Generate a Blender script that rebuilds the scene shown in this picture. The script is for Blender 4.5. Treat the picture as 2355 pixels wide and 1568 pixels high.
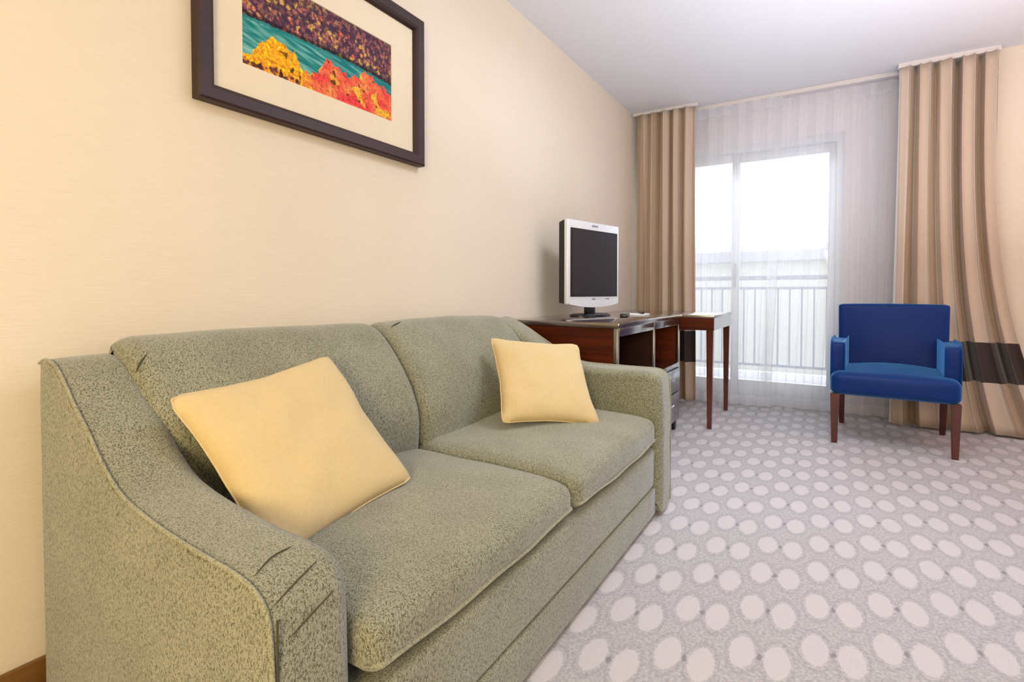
import bpy, bmesh, math, random
from mathutils import Vector, Matrix, noise

for o in list(bpy.data.objects):
    bpy.data.objects.remove(o)
S = bpy.context.scene
COL = S.collection
random.seed(7)

# ------------------------------------------------------------------ camera
cam_d = bpy.data.cameras.new('camera')
cam = bpy.data.objects.new('camera', cam_d)
COL.objects.link(cam)
cam_d.sensor_width = 36.0
cam_d.lens = 36.0 * 1186.9 / 2355.0
cam_d.shift_y = -(784.0 - 701.7) / 2355.0
cam_d.clip_start = 0.02
cam.location = (1.4637, 0.0, 0.9)
cam.rotation_euler = (math.radians(90 - 1.328), 0, math.radians(31.52))
S.camera = cam

# ------------------------------------------------------------------ exposure
S.view_settings.view_transform = 'Standard'
S.view_settings.look = 'None'
S.view_settings.exposure = 0.46
S.view_settings.gamma = 1.0
S.view_settings.use_curve_mapping = False

# ------------------------------------------------------------------ world
world = bpy.data.worlds.new('overcast_sky')
S.world = world
world.use_nodes = True
bg = world.node_tree.nodes['Background']
bg.inputs[0].default_value = (0.86, 0.93, 1.0, 1)
bg.inputs[1].default_value = 3.1


def area(name, loc, target, sx, sy, power, color, spread=180, portal=False):
    l = bpy.data.lights.new(name, 'AREA')
    l.shape = 'RECTANGLE'
    l.size = sx
    l.size_y = sy
    l.energy = power
    l.color = color
    l.spread = math.radians(spread)
    if portal:
        l.cycles.is_portal = True
    o = bpy.data.objects.new(name, l)
    COL.objects.link(o)
    o.location = loc
    d = Vector(target) - Vector(loc)
    o.rotation_euler = d.to_track_quat('-Z', 'Y').to_euler()
    return o


def point(name, loc, r, power, color):
    l = bpy.data.lights.new(name, 'POINT')
    l.shadow_soft_size = r
    l.energy = power
    l.color = color
    o = bpy.data.objects.new(name, l)
    COL.objects.link(o)
    o.location = loc
    return o


area('window_daylight_portal', (0.82, 4.80, 1.05), (0.82, 0, 1.05), 1.4, 2.0, 1, (1, 1, 1), portal=True)
# added cool fill light from the right; that wall has no window
area('side_fill', (4.45, 2.3, 1.55), (0.4, 2.2, 0.7), 1.5, 1.3, 6, (0.70, 0.83, 1.0))
# added overhead fill light just above the frame, no fixture there
area('overhead_fill', (1.30, 2.25, 2.425), (0.95, 2.35, 0.0), 0.6, 0.6, 15, (0.80, 0.89, 1.0), spread=150)
# added fill light above the balcony, brightening the floor inside the door
area('balcony_fill', (1.0, 7.6, 3.9), (1.2, 3.9, 0.6), 2.4, 1.6, 360, (0.82, 0.90, 1.0))
# added upward fill light that brightens the ceiling, no visible source
area('ceiling_fill', (2.0, 1.9, 1.5), (2.0, 2.05, 2.44), 2.0, 3.2, 33, (0.82, 0.87, 1.0))
# warm lamp behind and to the left of the camera
area('warm_room_lamp', (1.75, -1.5, 1.3), (0.0, 0.9, 0.85), 0.9, 0.8, 40, (1.0, 0.79, 0.42))
# added soft general fill light, high up behind the camera
area('rear_fill', (2.6, -0.4, 2.38), (2.4, 0.6, 0), 1.2, 1.2, 7, (1.0, 0.94, 0.88))
# orange bedside lamp past the right edge
point('orange_lamp', (2.78, 3.1, 1.7), 0.14, 10, (1.0, 0.42, 0.20))

# ------------------------------------------------------------------ node helpers


def srgb(r, g, b):
    def f(c):
        c /= 255.0
        return c / 12.92 if c <= 0.04045 else ((c + 0.055) / 1.055) ** 2.4
    return (f(r), f(g), f(b), 1.0)


class NT:
    def __init__(self, name):
        self.m = bpy.data.materials.new(name)
        self.m.use_nodes = True
        self.t = self.m.node_tree
        self.b = self.t.nodes['Principled BSDF']
        self.out = self.t.nodes['Material Output']

    def n(self, typ, **kw):
        nd = self.t.nodes.new(typ)
        for k, v in kw.items():
            setattr(nd, k, v)
        return nd

    def l(self, a, b):
        self.t.links.new(a, b)

    def put(self, sock, v):
        if isinstance(v, (int, float)):
            sock.default_value = v
        elif isinstance(v, tuple):
            sock.default_value = v
        else:
            self.l(v, sock)

    def M(self, op, a, b=0.0, c=0.0):
        nd = self.n('ShaderNodeMath', operation=op)
        self.put(nd.inputs[0], a)
        self.put(nd.inputs[1], b)
        self.put(nd.inputs[2], c)
        return nd.outputs[0]

    def smooth(self, x, lo, hi, a=0.0, b=1.0):
        nd = self.n('ShaderNodeMapRange', interpolation_type='SMOOTHSTEP')
        self.put(nd.inputs[0], x)
        nd.inputs[1].default_value = lo
        nd.inputs[2].default_value = hi
        nd.inputs[3].default_value = a
        nd.inputs[4].default_value = b
        return nd.outputs[0]

    def mix(self, f, a, b):
        nd = self.n('ShaderNodeMix', data_type='RGBA')
        self.put(nd.inputs[0], f)
        self.put(nd.inputs[6], a)
        self.put(nd.inputs[7], b)
        return nd.outputs[2]

    def noise(self, vec, scale, detail=2.0, rough=0.5):
        nd = self.n('ShaderNodeTexNoise')
        self.put(nd.inputs['Vector'], vec)
        nd.inputs['Scale'].default_value = scale
        nd.inputs['Detail'].default_value = detail
        nd.inputs['Roughness'].default_value = rough
        return nd.outputs['Fac']

    def obj(self):
        return self.n('ShaderNodeTexCoord').outputs['Object']

    def mapping(self, vec, scale=(1, 1, 1), rot=(0, 0, 0)):
        nd = self.n('ShaderNodeMapping')
        self.l(vec, nd.inputs[0])
        nd.inputs['Scale'].default_value = scale
        nd.inputs['Rotation'].default_value = rot
        return nd.outputs[0]

    def bump(self, h, strength=0.3, dist=0.002):
        nd = self.n('ShaderNodeBump')
        nd.inputs['Strength'].default_value = strength
        nd.inputs['Distance'].default_value = dist
        self.l(h, nd.inputs['Height'])
        self.l(nd.outputs[0], self.b.inputs['Normal'])

    def base(self, v):
        self.put(self.b.inputs['Base Color'], v)

    def rough(self, v):
        self.put(self.b.inputs['Roughness'], v)


def plain(name, col, rough=0.5, metallic=0.0, coat=0.0, spec=0.5):
    k = NT(name)
    k.base(col)
    # tiny procedural variation so nothing is perfectly flat
    nz = k.noise(k.obj(), 40, 2)
    dark = tuple(c * 0.93 for c in col[:3]) + (1,)
    k.base(k.mix(nz, dark, col))
    k.rough(rough)
    k.b.inputs['Metallic'].default_value = metallic
    k.b.inputs['Coat Weight'].default_value = coat
    k.b.inputs['Specular IOR Level'].default_value = spec
    return k.m


def mat_wall(name, c1, c2, strength=0.25):
    k = NT(name)
    o = k.obj()
    lines = k.noise(k.mapping(o, (14, 14, 260)), 1.0, 2)
    cloud = k.noise(o, 2.5, 2)
    f = k.M('ADD', k.M('MULTIPLY', lines, 0.6), k.M('MULTIPLY', cloud, 0.4))
    k.base(k.mix(f, c1, c2))
    k.rough(0.75)
    k.b.inputs['Specular IOR Level'].default_value = 0.25
    k.bump(lines, strength, 0.0012)
    return k.m


def mat_upholstery(name, light, mid, dark, sc=1.0):
    k = NT(name)
    o = k.obj()
    big = k.noise(o, 7 * sc, 2)
    fleck = k.noise(k.mapping(o, (1, 1, 0.5), (0.5, 0.4, 0.2)), 340 * sc, 3, 0.7)
    fine = k.noise(o, 760 * sc, 2, 0.6)
    c = k.mix(k.smooth(fleck, 0.40, 0.54), dark, mid)
    c = k.mix(k.M('MULTIPLY', k.smooth(fine, 0.48, 0.66), 0.75), c, light)
    c = k.mix(k.M('MULTIPLY', k.smooth(big, 0.3, 0.7), 0.15), c, dark)
    k.base(c)
    k.rough(0.9)
    k.b.inputs['Specular IOR Level'].default_value = 0.2
    k.b.inputs['Sheen Weight'].default_value = 0.5
    k.b.inputs['Sheen Tint'].default_value = (0.86, 0.90, 1.0, 1)
    k.b.inputs['Sheen Roughness'].default_value = 0.4
    k.bump(k.M('ADD', fleck, k.M('MULTIPLY', fine, 0.7)), 0.55, 0.0016)
    return k.m


def mat_wood(name, c1, c2, rough=0.25, axis='x', coat=0.5, ior=1.5):
    k = NT(name)
    sc = {'x': (1.5, 26, 26), 'y': (26, 1.5, 26), 'z': (26, 26, 1.5)}[axis]
    o = k.obj()
    g = k.noise(k.mapping(o, sc), 1.0, 4, 0.6)
    g2 = k.noise(k.mapping(o, tuple(s * 0.22 for s in sc)), 1.0, 3, 0.6)
    k.base(k.mix(k.smooth(k.M('ADD', k.M('MULTIPLY', g, 0.5), k.M('MULTIPLY', g2, 0.5)), 0.36, 0.64), c1, c2))
    k.rough(rough)
    k.b.inputs['Coat Weight'].default_value = coat
    k.b.inputs['Coat Roughness'].default_value = 0.12
    k.b.inputs['Coat IOR'].default_value = ior
    k.b.inputs['IOR'].default_value = ior
    return k.m


def mat_carpet():
    k = NT('patterned_carpet')
    o = k.obj()
    sep = k.n('ShaderNodeSeparateXYZ')
    wob = k.n('ShaderNodeTexNoise')
    k.l(o, wob.inputs['Vector'])
    wob.inputs['Scale'].default_value = 55
    wob.inputs['Detail'].default_value = 1
    wv = k.n('ShaderNodeVectorMath', operation='MULTIPLY_ADD')
    k.l(wob.outputs['Color'], wv.inputs[0])
    wv.inputs[1].default_value = (0.009, 0.009, 0)
    k.l(o, wv.inputs[2])
    k.l(wv.outputs[0], sep.inputs[0])
    x = k.M('SUBTRACT', sep.outputs[0], 0.0045)
    y = k.M('SUBTRACT', sep.outputs[1], 0.0045)
    cu = k.M('DIVIDE', k.M('SUBTRACT', x, 1.328), 0.157)
    c = k.M('ROUND', cu)
    du = k.M('MULTIPLY', k.M('SUBTRACT', cu, c), 0.157)
    rv = k.M('DIVIDE', k.M('SUBTRACT', k.M('SUBTRACT', y, 1.391), k.M('MULTIPLY', c, 0.1015)), 0.216)
    r = k.M('ROUND', rv)
    dv = k.M('MULTIPLY', k.M('SUBTRACT', rv, r), 0.216)
    ex = k.M('DIVIDE', k.M('SUBTRACT', k.M('ABSOLUTE', du), 0.0393), 0.0300)
    ey = k.M('DIVIDE', dv, 0.066)
    # slightly pointed ovals
    e = k.M('SQRT', k.M('ADD', k.M('POWER', k.M('ABSOLUTE', ex), 1.85), k.M('POWER', k.M('ABSOLUTE', ey), 1.85)))
    oval = k.smooth(e, 0.93, 1.06, 1, 0)
    ring = k.M('MULTIPLY', k.smooth(e, 1.12, 1.22, 0, 1), k.smooth(e, 1.30, 1.44, 1, 0))
    dx = k.M('DIVIDE', du, 0.0065)
    dy = k.M('DIVIDE', dv, 0.014)
    dot = k.smooth(k.M('ADD', k.M('MULTIPLY', dx, dx), k.M('MULTIPLY', dy, dy)), 0.3, 1.4, 1, 0)
    pile = k.noise(o, 330, 3, 0.7)
    pile2 = k.noise(o, 120, 2, 0.6)
    ground = k.mix(k.smooth(pile2, 0.35, 0.65), srgb(170, 166, 169), srgb(197, 193, 194))
    ground = k.mix(k.M('MULTIPLY', k.smooth(pile, 0.52, 0.66), 0.55), ground, srgb(146, 140, 146))
    col = k.mix(k.M('MULTIPLY', ring, 0.30), ground, srgb(150, 146, 154))
    ov = k.mix(k.smooth(pile, 0.4, 0.65), srgb(210, 204, 206), srgb(197, 190, 193))
    col = k.mix(oval, col, ov)
    col = k.mix(k.M('MULTIPLY', dot, 0.5), col, srgb(96, 84, 92))
    k.base(col)
    k.rough(0.95)
    k.b.inputs['Specular IOR Level'].default_value = 0.1
    k.b.inputs['Sheen Weight'].default_value = 0.2
    k.bump(k.M('ADD', pile, k.M('MULTIPLY', oval, 0.35)), 0.5, 0.003)
    return k.m


def mat_drape(name, bands):
    """bands: dark band on the fabric between two heights; stripes run along the cloth (UV u = metres of cloth)."""
    k = NT(name)
    uv = k.n('ShaderNodeUVMap').outputs[0]
    sep = k.n('ShaderNodeSeparateXYZ')
    k.l(uv, sep.inputs[0])
    u, v = sep.outputs[0], sep.outputs[1]
    s1 = k.M('PINGPONG', u, 0.114)
    wide = k.smooth(s1, 0.070, 0.074)
    s2 = k.M('PINGPONG', k.M('ADD', u, 0.02), 0.057)
    thin = k.smooth(s2, 0.050, 0.052)
    base = k.mix(wide, bands[0], bands[1])
    base = k.mix(k.M('MULTIPLY', thin, 0.5), base, bands[2])
    band = k.M('MULTIPLY', k.smooth(v, 0.335, 0.338), k.smooth(v, 0.588, 0.591, 1, 0))
    weave = k.noise(k.mapping(uv, (900, 300, 1)), 1, 2)
    col = k.mix(band, base, srgb(52, 36, 28))
    hem = k.smooth(v, 2.0, 2.001)
    k.base(col)
    k.rough(0.7)
    k.b.inputs['Sheen Weight'].default_value = 0.3
    k.bump(weave, 0.15, 0.001)
    return k.m


def mat_sheer(name, alpha, col=(0.93, 0.94, 0.97, 1)):
    k = NT(name)
    uv = k.n('ShaderNodeUVMap').outputs[0]
    sep = k.n('ShaderNodeSeparateXYZ')
    k.l(uv, sep.inputs[0])
    v = sep.outputs[1]
    head = k.M('MAXIMUM', k.smooth(v, 2.325, 2.33), k.smooth(v, 0.085, 0.09, 1, 0))
    nz = k.noise(k.mapping(uv, (60, 1.2, 1)), 1, 2)
    a = k.M('ADD', k.M('MULTIPLY', head, 0.12), k.M('ADD', alpha - 0.07, k.M('MULTIPLY', nz, 0.14)))
    lw = k.n('ShaderNodeLayerWeight')
    lw.inputs[0].default_value = 0.5
    a = k.M('MINIMUM', k.M('ADD', a, k.M('MULTIPLY', k.M('POWER', lw.outputs['Facing'], 1.6), 0.55)), 0.97)
    tr = k.n('ShaderNodeBsdfTransparent')
    tl = k.n('ShaderNodeBsdfTranslucent')
    df = k.n('ShaderNodeBsdfDiffuse')
    tl.inputs[0].default_value = col
    df.inputs[0].default_value = col
    m1 = k.n('ShaderNodeMixShader')
    m1.inputs[0].default_value = 0.5
    k.l(tl.outputs[0], m1.inputs[1])
    k.l(df.outputs[0], m1.inputs[2])
    m2 = k.n('ShaderNodeMixShader')
    k.l(a, m2.inputs[0])
    k.l(tr.outputs[0], m2.inputs[1])
    k.l(m1.outputs[0], m2.inputs[2])
    k.l(m2.outputs[0], k.out.inputs[0])
    return k.m


def mat_glass():
    k = NT('door_glass')
    tr = k.n('ShaderNodeBsdfTransparent')
    gl = k.n('ShaderNodeBsdfGlossy')
    gl.inputs['Roughness'].default_value = 0.02
    fr = k.n('ShaderNodeFresnel')
    m = k.n('ShaderNodeMixShader')
    k.l(fr.outputs[0], m.inputs[0])
    k.l(tr.outputs[0], m.inputs[1])
    k.l(gl.outputs[0], m.inputs[2])
    k.l(m.outputs[0], k.out.inputs[0])
    return k.m


MAT = dict(
    wall=mat_wall('cream_grasscloth', srgb(223, 210, 190), srgb(237, 226, 208)),
    wall_back=mat_wall('painted_wall', srgb(226, 221, 226), srgb(236, 232, 237), 0.1),
    ceiling=plain('ceiling_paint', srgb(230, 232, 238), 0.9, spec=0.1),
    carpet=mat_carpet(),
    sofa=mat_upholstery('sage_tweed', srgb(198, 198, 180), srgb(149, 149, 127), srgb(72, 70, 44)),
    seam=plain('dark_crease', srgb(74, 70, 48), 0.9),  # dark tone for shade drawn in the pleats and along the seam
    welt=mat_upholstery('welt_tweed', srgb(198, 197, 174), srgb(164, 162, 136), srgb(112, 108, 80)),
    pillow=None, blue=None,
    drape=mat_drape('striped_drape', (srgb(202, 182, 162), srgb(172, 147, 120), srgb(216, 202, 188))),
    lining=plain('white_lining', srgb(236, 232, 232), 0.8),
    sheer=mat_sheer('sheer_voile', 0.40),
    trackw=plain('white_track', srgb(232, 226, 224), 0.4),
    cab=mat_wood('cherry_veneer', srgb(50, 14, 1), srgb(100, 36, 3), 0.5, 'x', 0.0, 1.3),
    cabdark=mat_wood('dark_cherry', srgb(38, 13, 11), srgb(60, 22, 16), 0.30, 'y', 1.0, 2.0),
    leg=mat_wood('mahogany', srgb(58, 22, 16), srgb(104, 44, 30), 0.28, 'z'),
    frame=mat_wood('dark_frame', srgb(40, 16, 14), srgb(54, 22, 20), 0.5, 'y', 0.0),
    brownbase=mat_wood('brown_baseboard', srgb(104, 68, 26), srgb(146, 100, 46), 0.4, 'y', 0.2),
    matboard=plain('mat_board', srgb(236, 224, 200), 0.9, spec=0.1),
    silver=plain('silver_plastic', srgb(232, 236, 240), 0.35, 0.15),
    silverdark=plain('grey_plastic', srgb(150, 160, 168), 0.4, 0.2),
    black=plain('black_plastic', srgb(24, 22, 28), 0.35),
    screen=plain('lcd_screen', srgb(44, 42, 48), 0.28, spec=0.4),
    nickel=plain('nickel', srgb(205, 205, 210), 0.25, 1.0),
    upvc=plain('white_frame', srgb(222, 228, 236), 0.4),
    glass=mat_glass(),
    concrete=plain('balcony_concrete', srgb(196, 196, 198), 0.9),
    steel=plain('grey_painted_rail', srgb(96, 98, 106), 0.5),
    render=plain('pale_render', srgb(150, 149, 142), 0.9),
    roof=plain('grey_roof', srgb(120, 121, 126), 0.9),
    paper=plain('white_paper', srgb(238, 234, 236), 0.8),
)


def fabric_smooth(name, a, b, sheen=0.3, sc=160, bs=0.3, rough=0.8, tint=(1, 1, 1, 1)):
    k = NT(name)
    o = k.obj()
    nz = k.noise(o, sc, 3, 0.6)
    k.base(k.mix(nz, a, b))
    k.rough(rough)
    k.b.inputs['Sheen Weight'].default_value = sheen
    k.b.inputs['Sheen Tint'].default_value = tint
    k.b.inputs['Specular IOR Level'].default_value = 0.16
    k.bump(nz, bs, 0.001)
    return k.m


MAT['pillow'] = fabric_smooth('yellow_cotton', srgb(207, 183, 134), srgb(219, 198, 150), 0.2, 120)
MAT['blue'] = fabric_smooth('blue_leatherette', srgb(3, 34, 98), srgb(5, 44, 116), 0.8, 220, 0.12, 0.42, (0.14, 0.48, 1.0, 1))

# ------------------------------------------------------------------ object helpers


def link(name, bm, mat, parent=None, smooth=30, mats=None):
    me = bpy.data.meshes.new(name)
    bm.normal_update()
    bm.to_mesh(me)
    bm.free()
    for m in (mats or [mat]):
        me.materials.append(m)
    if smooth:
        for p in me.polygons:
            p.use_smooth = True
        try:
            me.set_sharp_from_angle(angle=math.radians(smooth))
        except Exception:
            pass
    o = bpy.data.objects.new(name, me)
    COL.objects.link(o)
    if parent is not None:
        o.parent = parent
    return o


def thing(name, label, cat, loc=(0, 0, 0), rz=0.0, group=None):
    o = bpy.data.objects.new(name, None)
    o.empty_display_size = 0.1
    COL.objects.link(o)
    o.location = loc
    o.rotation_euler = (0, 0, rz)
    o['label'] = label
    o['category'] = cat
    if group:
        o['group'] = group
    return o


def tag(o, label=None, cat=None, group=None, kind=None):
    if label:
        o['label'] = label
    if cat:
        o['category'] = cat
    if group:
        o['group'] = group
    if kind:
        o['kind'] = kind
    return o


def box(bm, x0, x1, y0, y1, z0, z1, bev=0.0, seg=2):
    vs = [bm.verts.new((x, y, z)) for z in (z0, z1) for y in (y0, y1) for x in (x0, x1)]
    F = [(0, 2, 3, 1), (4, 5, 7, 6), (0, 1, 5, 4), (2, 6, 7, 3), (0, 4, 6, 2), (1, 3, 7, 5)]
    fs = [bm.faces.new([vs[i] for i in f]) for f in F]
    if bev > 0:
        es = list({e for f in fs for e in f.edges})
        bmesh.ops.bevel(bm, geom=es, offset=bev, segments=seg, affect='EDGES', profile=0.5)
    return bm


def nb():
    return bmesh.new()


def tube(bm, pts, r, n=8, closed=False):
    pts = [Vector(p) for p in pts]
    rings = []
    N = len(pts)
    prev = None
    for i, p in enumerate(pts):
        a = pts[(i - 1) % N] if (closed or i > 0) else p
        b = pts[(i + 1) % N] if (closed or i < N - 1) else p
        t = (b - a)
        if t.length < 1e-9:
            t = Vector((0, 0, 1))
        t.normalize()
        if prev is None:
            up = Vector((0, 0, 1)) if abs(t.z) < 0.9 else Vector((1, 0, 0))
            s = t.cross(up).normalized()
        else:
            s = (prev - t * prev.dot(t)).normalized()
        prev = s
        q = t.cross(s)
        rr = r(i / (N - 1)) if callable(r) else r
        rings.append([bm.verts.new(p + (s * math.cos(2 * math.pi * k / n) + q * math.sin(2 * math.pi * k / n)) * rr) for k in range(n)])
    for i in range(N if closed else N - 1):
        A, B = rings[i], rings[(i + 1) % N]
        for k in range(n):
            bm.faces.new((A[k], A[(k + 1) % n], B[(k + 1) % n], B[k]))
    if not closed:
        bm.faces.new(rings[0][::-1])
        bm.faces.new(rings[-1])
    return bm


def catmull(P, n=8, closed=False):
    P = [Vector(p) for p in P]
    out = []
    N = len(P)
    for i in range(N if closed else N - 1):
        if closed:
            a, b, c, d = P[(i - 1) % N], P[i], P[(i + 1) % N], P[(i + 2) % N]
        else:
            a, b, c, d = P[max(i - 1, 0)], P[i], P[i + 1], P[min(i + 2, N - 1)]
        for k in range(n):
            t = k / n
            out.append(0.5 * ((2 * b) + (c - a) * t + (2 * a - 5 * b + 4 * c - d) * t * t + (3 * b - a - 3 * c + d) * t ** 3))
    if not closed:
        out.append(P[-1])
    return out


def resample(pts, n):
    L = [0]
    for a, b in zip(pts, pts[1:]):
        L.append(L[-1] + (b - a).length)
    out = []
    j = 0
    for i in range(n):
        s = L[-1] * i / (n - 1)
        while j < len(L) - 2 and L[j + 1] < s:
            j += 1
        t = (s - L[j]) / max(1e-9, L[j + 1] - L[j])
        out.append(pts[j].lerp(pts[j + 1], t))
    return out


def extrude_profile(bm, prof, y0, y1, r0, r1, ny=10, seg=6, bulge=0.0, wob=0.0):
    """prof: closed outline (list of (x,z)), counter-clockwise. Extruded along y with rounded end edges
    (radius r0 at y0, r1 at y1); bulge pushes the outline outwards between the ends."""
    n = len(prof)
    P = [Vector((a, b)) for a, b in prof]
    N2 = []
    for i in range(n):
        t = (P[(i + 1) % n] - P[i - 1])
        t.normalize()
        N2.append(Vector((t.y, -t.x)))
    stations = []
    for k in range(seg + 1):
        a = math.pi / 2 * k / seg
        stations.append((y0 + r0 * (1 - math.sin(a)), r0 * (1 - math.cos(a)) if k else 0))
    # from cap to body: inset large -> 0
    st = []
    for k in range(seg + 1):
        a = math.pi / 2 * k / seg
        st.append((y0 + r0 * (1 - math.cos(a)), r0 * (1 - math.sin(a))))
    for k in range(1, ny):
        t = k / ny
        st.append((y0 + r0 + (y1 - r1 - y0 - r0) * t, 0.0))
    for k in range(seg + 1):
        a = math.pi / 2 * k / seg
        st.append((y1 - r1 * (1 - math.sin(a)), r1 * (1 - math.cos(a))))
    rings = []
    for y, ins in st:
        t = (y - y0) / (y1 - y0)
        b = bulge * (1 - (2 * t - 1) ** 4)
        ring = []
        for i in range(n):
            q = P[i] + N2[i] * (b - ins)
            v = Vector((q.x, y, q.y))
            if wob:
                nn = noise.noise(Vector((v.x * 7, v.y * 5, v.z * 7))) * wob
                v.x += N2[i].x * nn
                v.z += N2[i].y * nn
            ring.append(bm.verts.new(v))
        rings.append(ring)
    for A, B in zip(rings, rings[1:]):
        for i in range(n):
            bm.faces.new((A[i], B[i], B[(i + 1) % n], A[(i + 1) % n]))
    bm.faces.new(rings[0])
    bm.faces.new(rings[-1][::-1])
    bmesh.ops.recalc_face_normals(bm, faces=bm.faces[:])
    return bm


def soft_box(bm, x0, x1, y0, y1, z0, z1, r, crown=0.0, side=0.0, n=18, wob=0.0, sag=None, f=6.0):
    """cushion: rounded box with a crowned top, built as a subdivided cube"""
    tmp = bmesh.new()
    bmesh.ops.create_cube(tmp, size=2.0)
    bmesh.ops.subdivide_edges(tmp, edges=tmp.edges[:], cuts=n, use_grid_fill=True)
    hx, hy, hz = (x1 - x0) / 2, (y1 - y0) / 2, (z1 - z0) / 2
    c = Vector(((x0 + x1) / 2, (y0 + y1) / 2, (z0 + z1) / 2))
    for v in tmp.verts:
        # concentrate samples near the edges
        u = Vector([math.copysign(abs(a) ** 0.75, a) for a in v.co])
        p = Vector((u.x * hx, u.y * hy, u.z * hz))
        q = Vector((max(-hx + r, min(hx - r, p.x)), max(-hy + r, min(hy - r, p.y)), max(-hz + r, min(hz - r, p.z))))
        d = p - q
        m = max(abs(d.x), abs(d.y), abs(d.z))
        if m > 1e-7:
            p = q + d.normalized() * m
        s, t = p.x / hx, p.y / hy
        if p.z > 0:
            p.z += crown * (1 - s * s) * (1 - t * t) * (p.z / hz)
        if side:
            w = (1 - (p.z / hz) ** 2)
            p.x += side * math.copysign(1, s) * abs(s) ** 3 * (1 - t * t) * w
            p.y += side * math.copysign(1, t) * abs(t) ** 3 * (1 - s * s) * w
        if wob:
            nn = noise.noise(Vector((p.x * f + 3, p.y * f, p.z * f))) * wob
            p += Vector((nn * 0.5, nn * 0.4, nn))
        if sag:
            p.z += sag(s, t) * (0.5 + 0.5 * p.z / hz)
        v.co = p + c
    me = bpy.data.meshes.new('tmp')
    tmp.to_mesh(me)
    tmp.free()
    bm.from_mesh(me)
    bpy.data.meshes.remove(me)
    bmesh.ops.recalc_face_normals(bm, faces=bm.faces[:])
    return bm


# ------------------------------------------------------------------ room shell
X0, XR, YF, YB, H = 0.0, 4.6, -1.7, 4.62, 2.44


def struct(name, bm, mat, smooth=0):
    o = link(name, bm, mat, smooth=smooth)
    o['kind'] = 'structure'
    return o


struct('floor', box(nb(), -0.1, XR + 0.1, YF - 0.1, YB + 0.12, -0.1, 0.0), MAT['carpet'])
struct('ceiling', box(nb(), -0.1, XR + 0.1, YF - 0.1, YB + 0.12, H, H + 0.1), MAT['ceiling'])
struct('wall_left', box(nb(), -0.1, 0.0, YF - 0.1, YB + 0.12, 0.0, H), MAT['wall'])
struct('wall_right', box(nb(), XR, XR + 0.1, YF - 0.1, YB + 0.12, 0.0, H), MAT['wall_back'])
struct('wall_front', box(nb(), 0, XR, YF - 0.1, YF, 0.0, H), MAT['wall'])
WX0, WX1, WZ = 0.14, 1.555, 2.115
b = nb()
box(b, 0, WX0, YB, YB + 0.12, 0, H)
box(b, WX1, 2.36, YB, YB + 0.12, 0, H)
box(b, WX0, WX1, YB, YB + 0.12, WZ, H)
struct('wall_back', b, MAT['wall_back'])
struct('wall_back_right', box(nb(), 2.36, XR, 4.415, YB + 0.12, 0, H), MAT['wall'])
b = nb()
box(b, 0.0, 0.014, YF, 2.28, 0.0, 0.105, 0.003)
struct('baseboard_left', b, MAT['brownbase'], 30)
b = nb()
box(b, 2.60, XR, 4.40, 4.415, 0.0, 0.105, 0.003)
struct('baseboard_back', b, MAT['brownbase'], 30)

# sliding balcony door
b = nb()
fy0, fy1 = YB + 0.03, YB + 0.11
box(b, WX0, WX0 + 0.05, fy0, fy1, 0, WZ)
box(b, WX1 - 0.05, WX1, fy0, fy1, 0, WZ)
box(b, WX0 + 0.05, WX1 - 0.05, fy0, fy1, WZ - 0.055, WZ)
box(b, WX0 + 0.05, WX1 - 0.05, fy0, fy1, 0.0, 0.045)
door = struct('door_1', b, MAT['upvc'])


def sash(x0, x1, y):
    b = nb()
    z0, z1, w = 0.045, WZ - 0.055, 0.05
    box(b, x0, x0 + w, y, y + 0.03, z0, z1, 0.004)
    box(b, x1 - w, x1, y, y + 0.03, z0, z1, 0.004)
    box(b, x0 + w, x1 - w, y, y + 0.03, z1 - 0.07, z1, 0.004)
    box(b, x0 + w, x1 - w, y, y + 0.03, z0, z0 + 0.13, 0.004)
    s = link('sash', b, MAT['upvc'], door)
    g = nb()
    box(g, x0 + w - 0.005, x1 - w + 0.005, y + 0.012, y + 0.018, z0 + 0.125, z1 - 0.065)
    link('pane', g, MAT['glass'], s, smooth=0)
    return s


sash(WX0 + 0.05, 0.815, fy0 + 0.008)
s2 = sash(0.772, WX1 - 0.05, fy0 + 0.042)
b = nb()
box(b, 0.785, 0.803, fy0 - 0.012, fy0 + 0.008, 0.95, 1.15, 0.004)
link('door_handle', b, MAT['silverdark'], door)

# ------------------------------------------------------------------ outside
b = nb()
box(b, -1.6, 3.4, YB + 0.12, 6.15, -0.12, -0.02)
box(b, -1.6, 3.4, 6.05, 6.15, -0.02, 0.06)
struct('balcony_floor', b, MAT['concrete'])
rail = thing('balcony_railing', 'pale metal balcony railing with thin upright bars behind the sheer curtain', 'railing', (0.9, 6.1, 0.06))
b = nb()
box(b, -2.5, 2.5, -0.025, 0.025, 0.98, 1.03, 0.006)
link('top_rail', b, MAT['steel'], rail)
b = nb()
box(b, -2.5, 2.5, -0.015, 0.015, 0.88, 0.91, 0.004)
link('middle_rail', b, MAT['steel'], rail)
b = nb()
box(b, -2.5, 2.5, -0.015, 0.015, 0.06, 0.09, 0.004)
link('bottom_rail', b, MAT['steel'], rail)
bar = nb()
box(bar, -0.008, 0.008, -0.008, 0.008, 0.09, 0.88)
bar0 = link('baluster', bar, MAT['steel'], rail, smooth=0)
bar0.location = (-2.42, 0, 0)
for i in range(1, 45):
    c = bar0.copy()
    COL.objects.link(c)
    c.parent = rail
    c.location = (-2.42 + i * 0.11, 0, 0)
post = nb()
box(post, -0.02, 0.02, -0.02, 0.02, 0.0, 0.98)
p0 = link('post', post, MAT['steel'], rail, smooth=0)
p0.location = (-2.48, 0, 0)
for xx in (-0.85, 0.78, 2.48):
    c = p0.copy()
    COL.objects.link(c)
    c.parent = rail
    c.location = (xx, 0, 0)

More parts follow.
